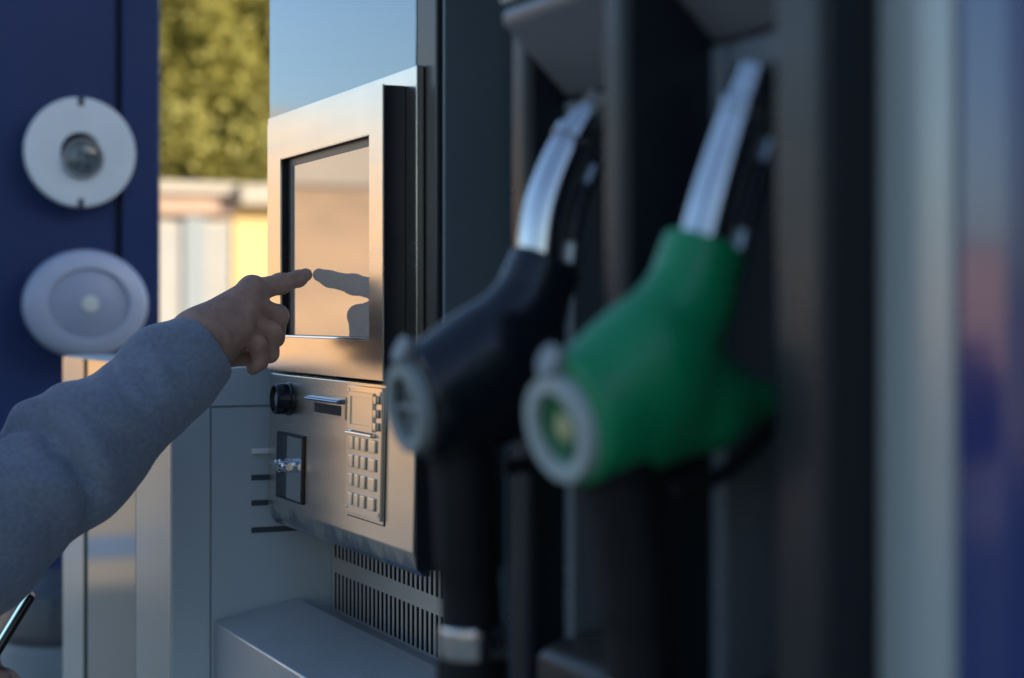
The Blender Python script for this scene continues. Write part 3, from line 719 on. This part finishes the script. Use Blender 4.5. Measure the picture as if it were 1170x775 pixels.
link('trousers', sdf_mesh('trousers', [surface(trousers, (-2.2, -.26, .04), (-1.62, .2, 1.03), .009)]), M['denim'], per)
for s in (-1, 1):
    def shoe(P, s=s):
        d = sd_cap(P, (-1.90+s*.105, -.07, .045), (-1.90+s*.115, .11, .035), .045, .036)
        d = smin(d, sd_cap(P, (-1.90+s*.105, -.06, .04), (-1.90+s*.105, -.055, .10), .048, .045), .02)
        return np.maximum(d, -P[..., 2]+.001)
    link('shoe', sdf_mesh('shoe', [surface(shoe, (-1.90+s*.11-.08, -.15, -.01), (-1.90+s*.11+.08, .18, .18), .006)]), M['shoe'], per)
def hair(P):
    d = sd_ell(P, hc+(0, -.020, .034), (.087, .104, .104))
    d = d+.003*np.sin(P[..., 0]*160+3*np.sin(P[..., 1]*50))
    face = sd_ell(P, hc+(0, .085, -.02), (.080, .085, .082))
    d = np.maximum(d, -face)
    return np.maximum(d, (hc[2]-.075)-P[..., 2])
link('hair', sdf_mesh('hair', [surface(hair, hc-.16, hc+.18, .005)]), M['hair'], per)
# phone
ph = empty('mobile_phone', tuple(pc), 'black mobile phone with lit screen held below the pointing arm', 'phone')
Y3 = Vector(pdir); X3 = (Vector((1,0,0))+.19*Vector(pn)).normalized(); X3 = (X3-Y3*X3.dot(Y3)).normalized(); Z3 = X3.cross(Y3)
if Z3.z < 0: Z3 = -Z3
PCV = Vector(pc)
def slab(hx, hy_, z0, z1, bev):
    t = bmesh.new(); box(t, -hx, hx, -hy_, hy_, z0, z1, bev)
    for v in t.verts: v.co = PCV+X3*v.co.x+Y3*v.co.y+Z3*v.co.z
    return t
obj('phone_case', slab(.037, .075, -.0045, .0045, .003), M['phone'], ph, True)
obj('phone_screen', slab(.034, .070, .0046, .0052, 0), M['display'], ph)

# ================================================================== SURROUNDINGS
b = bmesh.new(); vs = [b.verts.new(p) for p in ((-900,-900,0),(900,-900,0),(900,900,0),(-900,900,0))]; b.faces.new(vs)
tag(obj('ground', b, M['concrete']), kind='structure')
b = bmesh.new(); vs = [b.verts.new(p) for p in ((-10.75,-14,.004),(-9.75,-14,.004),(-9.75,12,.004),(-10.75,12,.004))]; b.faces.new(vs)
tag(obj('painted_line', b, M['line']), kind='structure')
# low outbuilding with two white shutters and a brick eaves band, yellow wing beside it
BX = -25.0
ya = PX(150, 200, BX).y; yb = PX(267, 200, BX).y; yc = PX(360, 200, BX).y
z_t = PX(230, 209, BX).z; z_m = PX(230, 223, BX).z; z_b = PX(230, 246, BX).z
ob = empty('outbuilding', (BX-3, (ya+yb)/2, 0), 'low outbuilding with white shutters and an orange brick band under its cream roof edge', 'building')
b = bmesh.new(); box(b, BX-6, BX-.10, ya, yb, 0, z_b); obj('wall', b, M['cream'], ob)
b = bmesh.new(); box(b, BX-6.2, BX+.10, ya-.2, yb+.0, z_b+.002, z_m); obj('brick_band', b, M['brick'], ob)
b = bmesh.new(); box(b, BX-6.3, BX+.25, ya-.3, yb+.0, z_m+.002, z_t, .02); obj('roof_edge', b, M['cream'], ob, True)
ym = PX(222, 300, BX).y
for a_, d_ in ((ya+.1, ym-.16), (ym+.16, yb-.05)):
    b = bmesh.new()
    for k in range(14):
        z0_ = .05+(z_b-.15)*k/14; z1_ = .05+(z_b-.15)*(k+1)/14-.02
        box(b, BX-.098, BX-.03, a_, d_, z0_, z1_, .008)
    obj('shutter', b, M['whitedoor'], ob)
b = bmesh.new(); box(b, BX-.095, BX+.02, ym-.155, ym+.155, 0, z_b-.003); obj('post', b, M['doorgrey'], ob)
yw = empty('yellow_building', (BX-3, (yb+yc)/2, 0), 'bright yellow walled building lit by the sun right of the outbuilding', 'building')
b = bmesh.new(); box(b, BX-6, BX-.05, yb+.01, yc+5, 0, z_b+.15); obj('wall', b, M['yellow'], yw)
b = bmesh.new(); box(b, BX-6, BX+.40, yb+.005, yc+5.1, z_b+.152, z_t-.02, .02); obj('roof_edge', b, M['cream'], yw, True)
# long tan building across the yard: seen in the reflections
tb = empty('tan_building', (-33, -6, 0), 'long low tan rendered building across the sunlit yard', 'building')
b = bmesh.new(); box(b, -41, -33, -14, 1.0, 0, 3.9); obj('wall', b, M['tan'], tb)
b = bmesh.new(); box(b, -41.2, -32.85, -14.2, 1.15, 3.902, 5.3); obj('parapet', b, M['shop_cream'], tb)
for k in range(3):
    yy = -12.5+k*4.6
    b = bmesh.new(); box(b, -32.998, -32.93, yy, yy+1.1, 1.0, 2.3); w_ = obj('window', b, M['cream'], tb)
    b = bmesh.new(); box(b, -32.929, -32.90, yy+.1, yy+1.0, 1.1, 2.2); obj('pane', b, M['window'], w_)
pw = empty('boundary_wall', (-33, -32, 0), 'low pinkish boundary wall beyond the tan building', 'wall')
b = bmesh.new(); box(b, -33.4, -33, -52, -14.3, 0, 2.9); obj('wall', b, M['pink'], pw)
b = bmesh.new(); box(b, -33.5, -32.9, -52.1, -14.25, 2.902, 3.02, .01); obj('coping', b, M['cream'], pw, True)
lb = empty('litter_bin', (-3.71, -2.02, 0), 'dark blue rounded litter bin on a thin post out on the forecourt', 'bin')  # added out of view to make the dark round reflection in the end panel
b = bmesh.new(); lathe(b, (-3.71, -2.02, 0), (0,0,1), [(.95,.05),(.97,.10),(1.05,.125),(1.14,.12),(1.20,.085),(1.225,.055),(1.27,.05),(1.29,.03),(1.295,0)], 32); obj('bin_body', b, M['blue'], lb, True)
b = bmesh.new(); lathe(b, (-3.71, -2.02, 0), (0,0,1), [(0,.09),(.012,.09),(.014,.022),(.949,.022)], 20); obj('post', b, M['doorgrey'], lb, True)
# shop added unseen behind the camera so that its shadow covers the forecourt
sh = empty('shop_building', (14, 15, 0), 'tall plain grey shop building behind the photographer shading the forecourt', 'building')
b = bmesh.new(); box(b, 10, 18, -2, 32, 0, 7.8); obj('wall', b, M['shop'], sh)
b = bmesh.new(); box(b, 9.8, 18.2, -2.2, 32.2, 7.802, 7.95); obj('roof_edge', b, M['doorgrey'], sh)
for k in range(6):
    b = bmesh.new(); box(b, 9.93, 9.998, 0+k*5, 3+k*5, .6, 2.8); obj('window', b, M['window'], sh)

# trees behind the outbuilding: tapered trunk, limbs, leaf clumps through the crown's volume
def tree(x, y, h, w, lm, label, seed):
    rng = np.random.RandomState(seed)
    t = empty('tree', (x, y, 0), label, 'tree', 'tall trees behind the outbuilding')
    b = bmesh.new()
    tube(b, spline([(x, y, 0), (x+.1, y, h*.3), (x-.08, y+.1, h*.62), (x, y, h*.92)], 5), list(np.linspace(.24, .04, 16)), 10)
    for k in range(14):
        a = rng.rand()*6.28; z0_ = h*(.18+.6*rng.rand()); l = w*(.55+.3*rng.rand())*(1-.5*z0_/h)
        tube(b, spline([(x, y, z0_), (x+.5*l*math.cos(a), y+.5*l*math.sin(a), z0_+.35*l), (x+l*math.cos(a), y+l*math.sin(a), z0_+.9*l)], 4), list(np.linspace(.09, .015, 9)), 6)
    obj('trunk', b, M['bark'], t, True)
    ncl = 260; pos = []
    for k in range(ncl):
        z = h*(.10+.90*rng.rand()**.9); prof = w*(.35+1.0*math.sin(math.pi*min(max((z/h)*.86+.10, 0), 1)))*.75
        a = rng.rand()*6.28; rr = prof*math.sqrt(.25+.75*rng.rand())*(.85+.3*math.sin(a*3+z*1.3+seed))
        pos.append((x+rr*math.cos(a), y+rr*math.sin(a), z, .30+.45*rng.rand()))
    pos = np.array(pos); nl = 75
    C = np.repeat(pos, nl, 0); dv = rng.randn(len(C), 3); dv /= np.linalg.norm(dv, axis=1)[:, None]
    c = C[:, :3]+dv*(C[:, 3]*rng.rand(len(C))**.45)[:, None]*np.array((1, 1, 1.15))
    u = rng.randn(len(C), 3); u /= np.linalg.norm(u, axis=1)[:, None]
    vv = np.cross(u, rng.randn(len(C), 3)); vv /= np.linalg.norm(vv, axis=1)[:, None]
    s = (.05+.06*rng.rand(len(C)))[:, None]
    V = np.stack([c-u*s*1.5, c+vv*s*.7, c+u*s*1.5, c-vv*s*.7], 1).reshape(-1, 3)
    me = bpy.data.meshes.new('crown'); n4 = len(c)
    me.from_pydata(V.tolist(), [], np.arange(n4*4).reshape(-1, 4).tolist()); me.update()
    link('crown', me, lm, t)
def ty(px, X): return PX(px, 100, X).y
tree(-33, ty(188, -33), 9.5, 2.0, M['leaf'], 'olive green tree behind the outbuilding, leftmost against the pillar', 3)
tree(-34.5, ty(228, -34.5), 10.8, 2.1, M['leaf2'], 'darker olive tree behind the outbuilding, in the middle of the gap', 5)
tree(-33, ty(262, -33), 10.0, 1.9, M['leaf'], 'olive green tree behind the outbuilding, beside the terminal edge', 8)
tree(-34, ty(300, -34), 11.0, 2.2, M['leaf2'], 'darker olive tree rising behind the yellow building', 11)
tree(-38, ty(208, -38), 12.5, 2.6, M['leaf2'], 'tallest olive tree set back behind the others', 14)
tree(-38, ty(262, -38), 12.5, 2.6, M['leaf'], 'tall pale olive tree set back behind the yellow building', 17)

# ================================================================== LIGHT
EL = math.radians(18); sx, sy = .76, .65; nn = math.hypot(sx, sy); sx /= nn; sy /= nn
S_dir = Vector((sx*math.cos(EL), sy*math.cos(EL), math.sin(EL)))       # towards the sun
sun = bpy.data.lights.new('sun', 'SUN'); sun.energy = 4.8; sun.angle = math.radians(.5); sun.color = (1, .83, .62)
so = bpy.data.objects.new('sun', sun); COL.objects.link(so); so.rotation_euler = S_dir.to_track_quat('Z', 'Y').to_euler(); so.location = (10, 10, 20)
w = bpy.data.worlds.new('World'); sc.world = w; w.use_nodes = True
nt = w.node_tree; bg = nt.nodes['Background']; sky = nt.nodes.new('ShaderNodeTexSky'); sky.sky_type = 'NISHITA'
sky.sun_disc = False; sky.ozone_density = 2.6; sky.dust_density = 1.4; sky.sun_elevation = EL; sky.sun_rotation = math.atan2(sx, sy)
nt.links.new(sky.outputs[0], bg.inputs[0]); bg.inputs[1].default_value = .15

# ================================================================== CAMERA
cam = bpy.data.cameras.new('camera'); co = bpy.data.objects.new('camera', cam); COL.objects.link(co); sc.camera = co
co.location = (0, 0, CAMZ)
fw = Vector((-CA, SA, 0)); co.rotation_euler = (-fw).to_track_quat('Z', 'Y').to_euler()
cam.sensor_width = 36; cam.lens = F/1170*36; cam.shift_y = (HY-387.5)/1170
cam.clip_start = .05; cam.clip_end = 3000
cam.dof.use_dof = True; cam.dof.focus_distance = 1.83; cam.dof.aperture_fstop = 3.3; cam.dof.aperture_blades = 7
sc.view_settings.view_transform = 'Standard'; sc.view_settings.look = 'None'; sc.view_settings.gamma = 1; sc.view_settings.exposure = 0.95
sc.cycles.use_denoising = True
sc.cycles.max_bounces = 8
